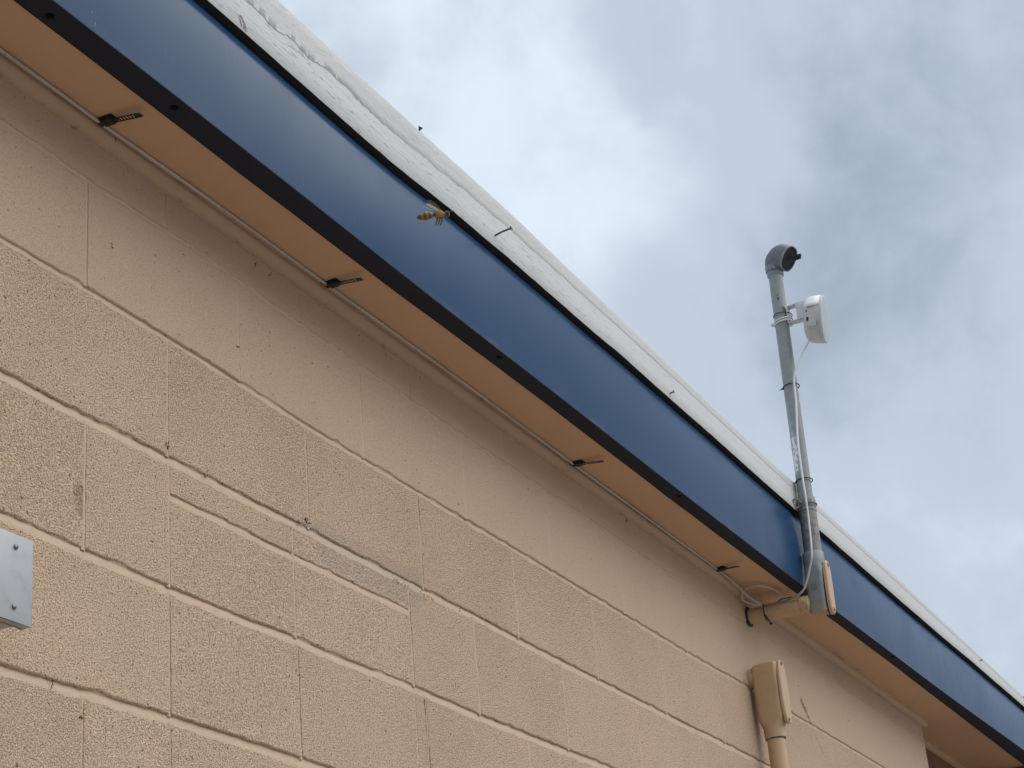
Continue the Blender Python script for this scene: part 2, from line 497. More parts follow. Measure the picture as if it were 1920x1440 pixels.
def thing(name, label, cat, loc, group=None, kind=None):
    o = bpy.data.objects.new(name, None)
    o.empty_display_size = 0.05
    link(o, None, loc)
    o['label'] = label
    o['category'] = cat
    if group:
        o['group'] = group
    if kind:
        o['kind'] = kind
    return o


def part(name, geo, mat, parent=None, smooth=True, label=None, bevel=0.0, mats=None, kind=None, auto=None):
    vs, fs = geo[0], geo[1]
    V = np.array(vs, dtype=float)
    org = (V.min(0) + V.max(0)) / 2
    me = bpy.data.meshes.new(name)
    me.from_pydata([tuple(v) for v in (V - org)], [], [tuple(f) for f in fs])
    me.materials.append(mat)
    if mats:
        for m_ in mats:
            me.materials.append(m_)
        for i, k in enumerate(geo[2]):
            me.polygons[i].material_index = k
    bm = bmesh.new(); bm.from_mesh(me)
    bmesh.ops.remove_doubles(bm, verts=bm.verts, dist=1e-6)
    bmesh.ops.recalc_face_normals(bm, faces=bm.faces)
    if bevel:
        es = [e for e in bm.edges if len(e.link_faces) == 2 and e.calc_face_angle(0) > 0.6]
        bmesh.ops.bevel(bm, geom=es, offset=bevel, segments=2, profile=0.6, affect='EDGES')
    bm.to_mesh(me); bm.free()
    if smooth:
        me.shade_smooth()
        me.set_sharp_from_angle(angle=math.radians(auto if auto else 38))
    o = bpy.data.objects.new(name, me)
    link(o, parent, org)
    if label:
        o['label'] = label
    if kind:
        o['kind'] = kind
    return o


def box(x0, x1, y0, y1, z0, z1):
    v = [(x, y, z) for x in (x0, x1) for y in (y0, y1) for z in (z0, z1)]
    f = [(0, 1, 3, 2), (4, 6, 7, 5), (0, 4, 5, 1), (2, 3, 7, 6), (0, 2, 6, 4), (1, 5, 7, 3)]
    return v, f


def join(*gs):
    V, F = [], []
    for g in gs:
        k = len(V)
        V += list(g[0]); F += [tuple(i + k for i in f) for f in g[1]]
    return V, F


def catmull(pts, n=8):
    P = [Vector(p) for p in pts]
    P = [P[0] * 2 - P[1]] + P + [P[-1] * 2 - P[-2]]
    o = []
    for i in range(1, len(P) - 2):
        for k in range(n):
            t = k / n
            a, b, c, d = P[i - 1:i + 3]
            o.append(0.5 * ((2 * b) + (c - a) * t + (2 * a - 5 * b + 4 * c - d) * t * t + (3 * b - a - 3 * c + d) * t ** 3))
    o.append(P[-2])
    return o


def tube(pts, r, seg=10, cap=True, closed=False):
    P = [Vector(p) for p in pts]
    n = len(P)
    rr = r if hasattr(r, '__len__') else [r] * n
    V, F = [], []
    u = None
    for i in range(n):
        if closed:
            t = P[(i + 1) % n] - P[i - 1]
        else:
            t = P[min(i + 1, n - 1)] - P[max(i - 1, 0)]
        t.normalize()
        if u is None:
            u = t.orthogonal().normalized()
        u = (u - t * u.dot(t)).normalized()
        v = t.cross(u)
        for k in range(seg):
            a = 2 * math.pi * k / seg
            V.append(tuple(P[i] + (u * math.cos(a) + v * math.sin(a)) * rr[i]))
    m_ = n if closed else n - 1
    for i in range(m_):
        for k in range(seg):
            a = i * seg + k; b = i * seg + (k + 1) % seg
            c = ((i + 1) % n) * seg + (k + 1) % seg; d = ((i + 1) % n) * seg + k
            F.append((a, b, c, d))
    if cap and not closed:
        F.append(tuple(range(seg))[::-1]); F.append(tuple((n - 1) * seg + k for k in range(seg)))
    return V, F


def ring(center, axis, R, r, seg=28, s2=8, squash=1.0):
    A = Vector(axis).normalized(); u = A.orthogonal().normalized(); v = A.cross(u)
    pts = [Vector(center) + (u * math.cos(t) + v * math.sin(t)) * R for t in [2 * math.pi * k / seg for k in range(seg)]]
    return tube(pts, r, s2, closed=True)


def loft(secs, cap=True):
    n = len(secs[0]); V = [tuple(p) for s in secs for p in s]; F = []
    for i in range(len(secs) - 1):
        for k in range(n):
            F.append((i * n + k, i * n + (k + 1) % n, (i + 1) * n + (k + 1) % n, (i + 1) * n + k))
    if cap:
        F.append(tuple(range(n))[::-1]); F.append(tuple((len(secs) - 1) * n + k for k in range(n)))
    return V, F


def rrect(hx, hy, r, n=5):
    r = min(r, hx - 1e-4, hy - 1e-4)
    o = []
    for cx, cy, a0 in ((hx - r, hy - r, 0), (-hx + r, hy - r, 90), (-hx + r, -hy + r, 180), (hx - r, -hy + r, 270)):
        for k in range(n + 1):
            a = math.radians(a0 + 90 * k / n)
            o.append((cx + r * math.cos(a), cy + r * math.sin(a)))
    return o


def cyl(a, b, r, seg=16, r2=None):
    A, B = Vector(a), Vector(b)
    return tube([A, B], [r, r if r2 is None else r2], seg)


def sm(x, xs, ys, w=0.16):
    x = np.asarray(x, float)
    return sum(np.interp(x + d, xs, ys) for d in (-w, -w / 2, 0, w / 2, w)) / 5


def jit(x, f, a, s=0.0):
    return a * noise.noise(Vector((x * f, s, 0.3)))


# ---------------------------------------------------------------- ground
gm = [(-120, -120, -GZ), (120, -120, -GZ), (120, 120, -GZ), (-120, 120, -GZ)]
g = part('ground', (gm, [(0, 1, 2, 3)]), M_ground, None, False)
g['kind'] = 'structure'
g['label'] = 'pale concrete paving in front of the building'

# ---------------------------------------------------------------- the building
building = thing('building', 'tan painted concrete block building with blue metal fascia and white roof edge', 'building', (1.9, 0.1, -GZ))
wall = part('wall', box(-3.0, 4.868, 0.015, 0.20, -GZ, 0.30), M_mortar, building, False,
            'painted block wall laid in running bond')

WE = 4.877
J = {
    0: ([-.2, 0, .28, .46, .69, 1.2, 1.57, 1.94, 2.41, 2.9, 3.5, 4.06, 4.85], [-.002, -.006, .002, -.0035, -.008, -.010, -.007, -.0054, -.0086, .0023, .010, .008, .011]),
    1: ([-.19, 0, .2, .4, .63, .94, 1.59, 2.48, 2.93, 3.26, 4.2], [-.1957, -.1937, -.1953, -.1984, -.204, -.205, -.2032, -.206, -.1978, -.1998, -.1987]),
    2: ([-.18, 0, .18, .38, .54, .71, 1.0, 1.25, 1.43, 2.4, 2.56, 2.97], [-.403, -.4065, -.4037, -.4048, -.4038, -.406, -.4076, -.406, -.4094, -.4094, -.4075, -.4077]),
    3: ([-.17, .02, .2, .44, .546, .63, .96, 1.17, 1.8], [-.608, -.613, -.6147, -.616, -.6094, -.6143, -.6096, -.6128, -.6067]),
    4: ([-.16, -.04, .2, .43, .6], [-.8175, -.815, -.8121, -.8126, -.8142]),
}


def jz(j, x):
    if j in J:
        return float(sm(x, *J[j], w=0.05))
    return -0.2032 * j + 0.002 * math.sin(x * 1.3 + j * 2.1)


JW = {-1: .006, 0: .0052, 1: .0075, 2: .0120, 3: .0120, 4: .0125}


def jw(j):
    return JW.get(j, .011)


def block(x0, x1, zt, zb, wt, wb, mat, seed, fine=True, hw=0.0016):
    """one block: face with worn rounded arrises, x0..x1 and functions zt(x), zb(x) of the joint centres"""
    st = 0.018 if fine else 0.15
    a, b = x0 + hw, x1 - hw
    nx = max(2, int((b - a) / st)); nz = max(2, int(0.2 / st))
    rng = random.Random(seed)
    pts = []
    j_ = 0.0013 if fine else 0.0
    for i in range(nx):
        x = a + (b - a) * i / nx; pts.append([x, zb(x) + wb / 2, 0, 1])
    zl, zh = zb(b) + wb / 2, zt(b) - wt / 2
    for i in range(nz):
        pts.append([b, zl + (zh - zl) * i / nz, -1, 0])
    for i in range(nx):
        x = b - (b - a) * i / nx; pts.append([x, zt(x) - wt / 2, 0, -1])
    zl, zh = zt(a) - wt / 2, zb(a) + wb / 2
    for i in range(nz):
        pts.append([a, zl + (zh - zl) * i / nz, 1, 0])
    cx, cz = (a + b) / 2, (zt((a + b) / 2) + zb((a + b) / 2)) / 2
    proud = rng.uniform(-0.0008, 0.0008) * (1 if x0 < .9 else .3)
    V = []
    n = len(pts)
    rings = ((0.0032, 0.0), (0.0012, 0.0009), (0.0, 0.0036), (0.0, 0.02))
    if x0 > 0.9:
        hw = 0.0006; a, b = x0 + hw, x1 - hw
    jits = []
    for p in pts:
        q = max(0, noise.noise(Vector((p[0] * 38 + seed, p[1] * 38, 1.7)))) * 0.006 if fine else 0
        jits.append(rng.uniform(-j_, j_) * 0.5 + q * (1.0 if p[3] else 0.35))
    for ri, (ins, y) in enumerate(rings):
        for p, jt in zip(pts, jits):
            k = (ins + max(-0.0008, jt) * (1.0 if ri < 2 else 0.8))
            ks = k * (.40 if cx < 1.1 else .12)
            dx = ks * (1 if p[0] < cx else -1) if abs(p[0] - a) < 1e-6 or abs(p[0] - b) < 1e-6 or p[2] else 0
            dz = k * (1 if p[1] < cz else -1) if p[3] else (k * 0)
            if p[2] == 0 and (abs(p[0] - a) < 1e-6 or abs(p[0] - b) < 1e-6):
                dx = ks * (1 if p[0] < cx else -1)
            if p[3] == 0 and (p is pts[nx] or p is pts[2 * nx + nz]):
                dz = k * (1 if p[1] < cz else -1)
            V.append((p[0] + dx, y + proud, p[1] + dz))
    F = [tuple(range(n))]
    for r_ in range(len(rings) - 1):
        for i in range(n):
            F.append((r_ * n + i, r_ * n + (i + 1) % n, (r_ + 1) * n + (i + 1) % n, (r_ + 1) * n + i))
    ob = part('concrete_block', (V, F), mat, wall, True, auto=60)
    max(ob.data.polygons, key=lambda p: p.area).use_smooth = False


def heads(j):
    off = 0.0 if (j % 2 == 1) else 0.2032
    # course j lies under joint j-1 ... j ; course 1 has joints on whole blocks
    xs = [off + k * 0.4064 for k in range(-4, 13)]
    return xs


B_ = 0.4064
courses = {}
for j in range(0, 16):
    xs = [x for x in heads(j) if -1.3 < x < WE - 0.1]
    if j == 0:
        xs = [x - 0.004 for x in xs]
        xs = [x for x in xs if x < 4.5] + [4.705]
    if j == 3:
        xs = [x for x in xs if x < -0.1] + [0.004, 0.206, 0.556, 0.955, 1.215] + [x for x in xs if x > 1.5]
    if j == 4:
        xs = [x for x in xs if x < 0.1] + [0.205, 0.559, 0.953, 0.995] + [x for x in xs if x > 1.3]
    if j == 5:
        xs = [x for x in xs if x < -0.1] + [0.006, 0.205, 0.60, 1.02] + [x for x in xs if x > 1.35]
    courses[j] = [-1.42] + xs + [WE]
sd = 1
for j, xs in courses.items():
    for a, b_ in zip(xs[:-1], xs[1:]):
        if b_ - a < 0.02:
            continue
        fine = (j <= 5) and b_ > -0.35 and a < (4.9, 4.9, 4.3, 3.1, 2.2, 1.3)[j]
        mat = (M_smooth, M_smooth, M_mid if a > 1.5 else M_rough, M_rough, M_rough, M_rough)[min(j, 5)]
        ztop = (lambda x, j=j: jz(j - 1, x)) if j > 0 else (lambda x: 0.195)
        zbot = lambda x, j=j: jz(j, x)
        if j == 3 and a in (0.206, 0.556):
            # pieced-in course: a thin slip on top, a shorter block below it
            block(a, b_, lambda x: -0.4648 + jit(x, 9, .0015, 3), zbot, .0085, jw(3), mat, sd, True)
            sd += 1
        elif j == 3 and a == 0.955:
            block(a, b_, ztop, zbot, jw(2), jw(3), mat, sd, True)
        else:
            block(a, b_, ztop, zbot, jw(j - 1), jw(j), mat, sd, fine)
        sd += 1
# the thin slips over the two shorter blocks
block(0.206, 0.556, lambda x: jz(2, x), lambda x: -0.4648 + jit(x, 9, .0015, 3), jw(2), .0085, M_rough, 901, True)
block(0.556, 0.955, lambda x: jz(2, x), lambda x: -0.4648 + jit(x, 9, .0015, 3), jw(2), .0085, M_rough, 902, True)


def bed(zf, wd, x0, x1, seed, depth, step=0.007):
    n = int((x1 - x0) / step)
    V, F = [], []
    m_ = 9
    for i in range(n + 1):
        x = x0 + (x1 - x0) * i / n
        zc = zf(x)
        wob = noise.noise(Vector((x * 16, seed, 0))) * 0.0008
        dd = depth * (1 + 0.35 * noise.noise(Vector((x * 7, seed + 5, 0))) + 0.2 * noise.noise(Vector((x * 45, seed + 9, 0))))
        for k in range(m_):
            t = -1 + 2 * k / (m_ - 1)
            # weather-struck joint: deep under the upper block, sloping out to the lower one
            z = zc + wob + t * (wd / 2 + 0.0045) - .0012
            u_ = (1 - t) / 2                      # 0 at the top, 1 at the bottom
            y = 0.0004 + dd * (1 - u_) ** 0.8 * min(1.0, .35 + u_ * 5) + 0.0016 * (u_ > .97)
            y = y * .8 + .0004 - 0.0006 * math.sin(math.pi * min(1, u_ * 1.1)) * (wd / .012) * (1 if wd > .009 else -3) - .0004
            y += 0.0007 * noise.noise(Vector((x * 90, k * 1.3, seed)))
            V.append((x, y, z))
    for i in range(n):
        for k in range(m_ - 1):
            F.append((i * m_ + k, i * m_ + k + 1, (i + 1) * m_ + k + 1, (i + 1) * m_ + k))
    return V, F


for j, x1 in ((0, 4.87), (1, 4.5), (2, 3.3), (3, 2.3), (4, 1.5)):
    part('bed_joint', bed(lambda x, j=j: jz(j, x), jw(j), -0.4, min(x1, WE - .005), j * 3.1, (.0025, .004, .0060, .0062, .0065)[j]), M_mortar, wall, True, auto=80)
part('bed_joint', bed(lambda x: -0.4648 + jit(x, 9, .0015, 3), .0095, 0.205, 0.957, 31, .0045), M_mortar, wall, True, auto=80)


def head(x, z0, z1, seed, wd=0.0090):
    n = max(2, int((z1 - z0) / 0.008)); V, F = [], []
    for i in range(n + 1):
        z = z0 + (z1 - z0) * i / n
        w_ = wd * (1 + 0.3 * noise.noise(Vector((z * 30, seed, 2))))
        for t in (-1, -.4, .4, 1):
            V.append((x + t * w_ / 2 + 0.0006 * noise.noise(Vector((z * 25, seed, 0))), ((0.0009 if abs(t) < .5 else 0.0022) + 0.0006 * noise.noise(Vector((z * 60, seed, t))) + 0.0007 * noise.noise(Vector((z * 11, seed, 7)))) * (1 if x < 1.1 else .5) - (0 if x < 1.1 else (.0009 if abs(t) < .5 else .0)), z))
    for i in range(n):
        for k in range(3):
            F.append((i * 4 + k, (i + 1) * 4 + k, (i + 1) * 4 + k + 1, i * 4 + k + 1))
    return V, F


for j in range(0, 6):
    for x in courses[j][1:-1]:
        if -0.35 < x < (4.9, 4.9, 4.3, 3.1, 2.2, 1.3)[j]:
            zt_ = 0.09 if j == 0 else jz(j - 1, x) - 0.004
            part('head_joint', head(x, jz(j, x) + 0.004, zt_, x * 13 + j), M_mortar, wall, True, auto=80)

# ---- wall beyond the corner, set back, and the return wall at the far end
part('alcove_wall', box(WE - 0.01, 5.99, 0.086, 0.25, -GZ, 0.30), M_brown, building, False, 'recessed brown wall past the end of the block wall')
part('return_wall', box(5.995, 6.30, -0.155, 0.25, -GZ, 0.084), M_brown, building, False, 'brown return wall below the far end of the soffit')


# ---- soffit, trim, fascia, white roof edge
def ys1(x): return sm(x, [-1.5, -.3, .3, .66, 1.23, 2.26, 3.3, 3.87, 6.4], [-.121, -.121, -.119, -.1185, -.1254, -.1245, -.132, -.139, -.1425])
def ys2(x): return sm(x, [-1.5, 3, 3.5, 4.6, 5.7, 6.4], [-.166, -.166, -.170, -.179, -.196, -.206])
def zs2(x): return sm(x, [-1, -.29, .218, .43, .673, .906, 1.148, 1.435, 2.03, 2.71, 3.3, 4.5, 5.74, 7], [.085, .085, .087, .0855, .0835, .0825, .084, .085, .0835, .087, .088, .090, .096, .097], .25)
def zlow(x): return sm(x, [-1, .069, .363, .657, .912, 1.274, 2.098, 2.785, 3.03, 3.234, 3.8, 4.26, 5.02, 5.874, 7], [.305, .3055, .3035, .3015, .315, .3205, .324, .3215, .320, .3225, .317, .314, .3115, .2995, .285], 0.10)
def ztop(x): return sm(x, [-1, .284, .442, .786, 1.167, 1.529, 1.782, 2.248, 2.4, 3.05, 3.246, 3.855, 4.571, 5.016, 5.915, 7], [.437, .437, .4355, .436, .4415, .434, .432, .424, .420, .413, .409, .4035, .389, .3745, .348, .33], 0.12)


XE = 8.0


def strip(prof, x0, x1, step):
    n = int((x1 - x0) / step); V, F = [], []
    m_ = None
    for i in range(n + 1):
        x = x0 + (x1 - x0) * i / n
        p = prof(x); m_ = len(p)
        V += [(x, y, z) for y, z in p]
    for i in range(n):
        for k in range(m_):
            F.append((i * m_ + k, i * m_ + (k + 1) % m_, (i + 1) * m_ + (k + 1) % m_, (i + 1) * m_ + k))
    F.append(tuple(range(m_))[::-1]); F.append(tuple(n * m_ + k for k in range(m_)))
    return V, F


def soff(x):
    z = 0.088 + 0.0006 * math.sin(x * 2.1) - (0.0 if x < 3.6 else 0.0008 * math.sin((x - 3.6) * 5) ** 2)
    y1 = float(ys1(x)) - 0.004
    ye = 0.25 if x > WE else 0.018
    return [(ye, z), (ye, z + .018), (y1, z + .018), (y1, z)]


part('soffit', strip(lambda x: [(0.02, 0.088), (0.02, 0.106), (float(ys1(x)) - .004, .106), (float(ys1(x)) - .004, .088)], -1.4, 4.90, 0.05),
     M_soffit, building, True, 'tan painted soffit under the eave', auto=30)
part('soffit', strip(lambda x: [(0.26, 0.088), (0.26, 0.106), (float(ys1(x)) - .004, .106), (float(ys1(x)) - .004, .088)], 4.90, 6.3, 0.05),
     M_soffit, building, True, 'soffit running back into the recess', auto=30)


def quarter(x, r=0.0205, y0=0.0, s=0):
    w_ = 0.0007 * noise.noise(Vector((x * 3, 4 + s, 0)))
    z = 0.0875
    pts = [(y0 - 0.0005, z + 0.002), (y0 - r - w_, z + 0.002), (y0 - r - w_, z)]
    for a in (15, 30, 45, 60, 75, 90):
        A = math.radians(a)
        pts.append((y0 - r * math.cos(A) - w_ * math.cos(A), z - (r + w_) * math.sin(A)))
    return [(y if y < y0 else y, zz) for y, zz in pts]


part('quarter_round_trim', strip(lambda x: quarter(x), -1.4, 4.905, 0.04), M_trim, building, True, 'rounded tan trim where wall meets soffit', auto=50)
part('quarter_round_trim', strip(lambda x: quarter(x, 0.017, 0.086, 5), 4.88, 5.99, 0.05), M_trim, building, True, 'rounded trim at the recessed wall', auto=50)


def drip(x):
    y1, y2, z2 = float(ys1(x)), float(ys2(x)), float(zs2(x))
    z1 = 0.0858
    y1 += 0.0012 * noise.noise(Vector((x * 6, 2, 0)))
    return [(y1, z1 + .012), (y1, z1), (y1 - .0015, z1 - .0012), (y2 + .0012, z2 - .0012), (y2 - .0004, z2 - .0002), (y2 + .003, z2 + .014)]


fascia = part('metal_fascia', None or strip(lambda x: (lambda y2, z2, zl: [(y2 + .002, z2 + .0012), (y2, z2 + .002)] + [(y2 - .0075 * math.sin(math.pi * u_ * .80) ** 1.0 + .0050 * u_ * u_, z2 + .002 + u_ * (zl - .014 - z2)) for u_ in (.1, .2, .3, .4, .5, .6, .7, .8, .9, 1.0)] + [
              (y2 + .004, zl - .004), (y2 + .014, zl + .004), (y2 + .03, zl + .004), (y2 + .03, z2 + .0012)])(float(ys2(x)), float(zs2(x)), float(zlow(x))), -1.4, XE, 0.04),
              M_blue, building, True, 'glossy blue metal fascia panel', auto=45)
dripo = part('drip_edge', strip(drip, -1.4, XE, 0.04), M_char, building, True, 'charcoal metal strip under the blue fascia', auto=35)


def screw_geo(x, y, z, r=0.0055, ax=(0, 0, -1), hh=0.003):
    A = Vector(ax); P = Vector((x, y, z))
    return join(cyl(P, P + A * 0.0012, r * 1.5, 16), tube([P + A * 0.001, P + A * (hh * .7), P + A * hh], [r, r * .9, r * .45], 8))


for x, y in ((-0.265, -.141), (0.022, -.147), (1.117, -.153), (2.093, -.152), (3.13, -.150), (3.925, -.166)):
    part('screw', screw_geo(x, y, 0.0848 + (zs2(x) - .086) * .6, 0.0045), M_screwd, dripo)


def lowjag(x):
    q = noise.noise(Vector((x * 5.0, 7.7, 0))) * 0.0012
    if 0.2 < x < 5.8:
        q += 0.0010 * noise.noise(Vector((x * 28, 2.2, 0)))
    if 1.085 < x < 1.16:
        q += 0.002 * (x - 1.085) / .075
    if 1.66 < x < 1.72:
        q += .003 * (x - 1.66) / .06
    if 1.72 <= x < 2.0:
        q += .003 * (2.0 - x) / .28
    return q


def board(x):
    yf = float(ys2(x)) - .0115; zl = float(zlow(x)) + lowjag(x); zt = float(ztop(x))
    w_ = 0.0008 * noise.noise(Vector((x * 9, 1, 0)))
    return [(yf + .0008, zl), (yf, zl + .0012), (yf + w_, zl + .33 * (zt - zl)), (yf, zl + .66 * (zt - zl)), (yf + .0005, zt - .002),
            (yf + .0015, zt), (yf + .034, zt + .001), (yf + .034, zl)]


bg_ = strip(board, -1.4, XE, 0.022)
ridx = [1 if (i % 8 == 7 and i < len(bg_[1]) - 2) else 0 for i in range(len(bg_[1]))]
rboard = part('roof_edge_board', (bg_[0], bg_[1], ridx), M_white, building, True, 'weathered white painted wooden roof edge board', auto=35, mats=[M_gap_shade])


def coat(x0, x1):
    """roof coating lapped over the top of the board, with a torn lower edge"""
    n = int((x1 - x0) / 0.004); V, F = [], []
    m_ = 8
    for i in range(n + 1):
        x = x0 + (x1 - x0) * i / n
        yf = float(ys2(x)) - .0115; zl = float(zlow(x)); zt = float(ztop(x)) + 0.0004 * noise.noise(Vector((x * 22, 8, 0)))
        base = np.interp(x, [-1, .28, .40, .50, .62, 1.0, 1.6, 2.2, 3.2, 8], [.52, .50, .46, .41, .48, .40, .34, .30, .28, .25])
        amp = np.interp(x, [0, .3, .7, 1.5, 8], [.07, .07, .05, .025, .012])
        fr = base + amp * noise.noise(Vector((x * 17, 0, 4))) + amp * .5 * noise.noise(Vector((x * 70, 0, 6)))
        zb = zt - fr * (zt - zl)
        th = float(np.interp(x, [.45, .75, 1.6, 2.5], [.0008, .0002, .0002, .0002]))
        bum = lambda z, k: (0.0005 if x < 1 else .0002) * noise.noise(Vector((x * 30, z * 120, k)))
        zs_ = [zb, zb + .0008, zb + (zt - zb) * .3, zb + (zt - zb) * .6, zt - .003, zt + .0012]
        yy = [yf + .0004, yf - th, yf - th * .8, yf - th * .8, yf - th * .8, yf + .001]
        V += [(x, y - (abs(bum(z, 1)) if 0 < k < 5 else 0), z) for k, (y, z) in enumerate(zip(yy, zs_))]
        V += [(x, yf + .02, zt + .003), (x, yf + .08, zt + .004)]
    for i in range(n):
        for k in range(m_ - 1):
            F.append((i * m_ + k, (i + 1) * m_ + k, (i + 1) * m_ + k + 1, i * m_ + k + 1))
    return V, F


part('roof_coating', coat(-0.6, XE), M_coat, rboard, True, auto=60, label='wrinkled whitish roof coating lapped over the board')


def nail(p, d, L, r=0.0016, hr=0.0042, bend=0.0):
    P = Vector(p); D = Vector(d).normalized()
    q = [P - D * .004, P + D * L * .5, P + D * L + Vector((bend, 0, 0))]
    return join(tube(q, r, 8), cyl(q[-1], q[-1] + D * .0014, hr, 10))


part('nail', nail((1.094, -.1775, .345), (.12, -1, .30), .036, .0020, .0052, .004), M_nail, rboard, True, 'nail sticking out of the white board')
part('nail', nail((0.79, -.172, .4365), (.1, -.5, .9), .010, .0025, .0045), M_nail, rboard)
part('nail', nail((2.05, -.1775, .338), (0, -1, .2), .010, .0018, .0045), M_nail, rboard)
part('nail', nail((5.17, -.1995, .345), (0, -1, .1), .008, .002, .005), M_nail, rboard)
part('nail', nail((5.88, -.210, .345), (0, -1, .1), .008, .002, .005), M_nail, rboard)
# flat roof deck behind the edge board
part('roof', box(-1.4, XE, -0.14, 4.0, 0.300, 0.325), M_coat, building, False)

# ---------------------------------------------------------------- service mast
mast = thing('conduit_mast', 'tall grey galvanised conduit mast with weatherhead rising past the blue fascia', 'conduit', (3.012, -0.205, 0.0))
AX = lambda z: Vector((3.016 + 0.068 * z, -0.205, z))
pole = part('pole', tube([AX(z) for z in (0.16, 0.36, 0.6, 0.8, 1.0, 1.13)], 0.0215, 32), M_galv, mast)
part('coupling', tube([AX(z) for z in (0.310, 0.3115, 0.317, 0.319, 0.323, 0.326, 0.349, 0.352, 0.356, 0.3575)],
                      [.0225, .0262, .0268, .0255, .0255, .0275, .0275, .0262, .0262, .0225], 32), M_galv, mast)
part('lower_sleeve', tube([AX(z) for z in (0.17, 0.312)], [.0262, .0252], 32), M_galv, mast, label='stained lower sleeve of the mast')

# conduit body: rounded box with hub, open back towards the pipe
secs = []
for z, hx, hy, r, cy in ((-.004, .018, .016, .012, -.205), (-.0015, .0235, .0225, .012, -.205), (.004, .0255, .0255, .012, -.205), (.06, .0265, .0265, .011, -.2055), (.115, .0275, .0275, .012, -.2055),
                         (.130, .0285, .0285, .016, -.2055), (.142, .0300, .0300, .0299, -.205), (.150, .0305, .0305, .0304, -.205), (.181, .0310, .0310, .0309, -.205), (.1825, .0295, .0295, .0294, -.205), (.1828, .022, .022, .0219, -.205)):
    cx = 3.012 + 0.068 * z
    secs.append([(cx + a, cy + b, z) for a, b in rrect(hx, hy, r, 6)])
body = part('conduit_body', loft(secs), M_galv, mast, auto=45)


def oval(cx, cz, hx, hz, n=28, tilt=0.0):
    o = []
    for k in range(n):
        a = 2 * math.pi * k / n
        c_, s_ = math.cos(a), math.sin(a)
        e = 0.62
        x = hx * math.copysign(abs(c_) ** e, c_); z = hz * math.copysign(abs(s_) ** 0.72, s_)
        o.append((cx + x + tilt * z, cz + z))
    return o


def plate(cx, cz, hx, hz, y0, y1, e=.0015, tilt=0.0):
    a = oval(cx, cz, hx, hz, tilt=tilt); b = oval(cx, cz, hx - e, hz - e, tilt=tilt)
    return loft([[(x, y0, z) for x, z in a], [(x, y1 + e, z) for x, z in a], [(x, y1, z) for x, z in b]])


part('gasket', plate(3.017, .071, .0225, .079, -.230, -.2345, tilt=.068), M_rubber, mast, auto=40)
cov = part('cover_plate', plate(3.017, .071, .0235, .081, -.2340, -.2445, .003, tilt=.068), M_conduit, mast, auto=40, label='tan painted cover plate on the grey conduit body')
for z in (.138, .003):
    part('screw', screw_geo(3.012 + .068 * z, -.2445, z, .004, (0, -1, 0)), M_screw, cov)
# raised square maker's mark on the side of the body
mk_ = []
xs_ = 2.9855
def ribm(pts): return tube([(xs_ + .0285 - .0275, y, z) for y, z in pts], .0009, 6)
mk_ = join(ribm([(-.199, .067), (-.199, .088), (-.213, .088), (-.213, .067), (-.199, .067)]),
           ribm([(-.202, .084), (-.209, .084), (-.2035, .0775), (-.210, .0775), (-.210, .071), (-.203, .071)]))
part('embossed_mark', mk_, M_galv, body)

part('hub', tube([Vector((3.008, y, .030)) for y in (-.150, -.1515, -.156, -.178, -.184)], [.0235, .0262, .0275, .0278, .020], 28), M_hub, mast, label='yellowish tan hub behind the conduit body')
part('horizontal_pipe', tube([(2.985, 0.012, .026), (2.992, -.06, .0272), (3.005, -.153, .029)], .0222, 32), M_conduit, mast, label='tan painted pipe running under the soffit from the wall')
# irregular dark ring added as contact shade where the pipe enters the wall
sr = []
for k in range(26):
    a = 2 * math.pi * k / 26
    R_ = .0250 + .003 * noise.noise(Vector((math.cos(a) * 2, math.sin(a) * 2, 0)))
    sr.append(Vector((2.985 + R_ * math.cos(a), -.0005, .026 + R_ * math.sin(a) * .98)))
part('contact_shade_ring', tube(sr, .0052, 7, closed=True), M_rubber, mast)

# strap hook holding the mast to the roof board
part('mast_strap', join(ring((3.0395, -.205, .335), (.068, 0, 1), .0285, .0022, 28, 6),
                        tube([(3.012, -.198, .336), (3.000, -.190, .345), (2.994, -.182, .346), (2.998, -.176, .336), (3.004, -.1775, .330)], .0030, 8),
                        tube([(3.014, -.196, .330), (3.004, -.186, .322), (3.000, -.176, .318)], .0026, 8)), M_galv, mast)

# weatherhead: rounded hood over a downward-outward mouth
WX = 3.094
wh = Vector((WX, -.2075, 1.145))
inner = [(.024, -.012), (.0245, -.014), (.025, -.016), (.0255, -.0175), (.026, -.0185), (.0265, -.019), (.027, -.0192)]
outer = [(-.0255, -.010), (-.0262, .012), (-.021, .034), (-.006, .053), (.015, .0645), (.040, .0635), (.0585, .0575)]
outer = [(-.0255, -.010), (-.0262, .014), (-.020, .036), (-.004, .054), (.0175, .0650), (.044, .0625), (.070, .0440)]
hw_ = [.0265, .0290, .0320, .0345, .0360, .0370, .0370]


def wsec(i, o, hw, n=28, sc_=1.0):
    I, O = Vector((0, i[0], i[1])), Vector((0, o[0], o[1]))
    c = (I + O) / 2; d = (O - I) / 2
    r = []
    for k in range(n):
        a = 2 * math.pi * k / n
        ca, sa = math.cos(a), math.sin(a)
        ex = 0.72
        r.append(wh + Vector((hw * sc_ * math.copysign(abs(sa) ** ex, sa), 0, 0)) + Vector((0, -(c.y + d.y * sc_ * ca), c.z + d.z * sc_ * ca)))
    return r


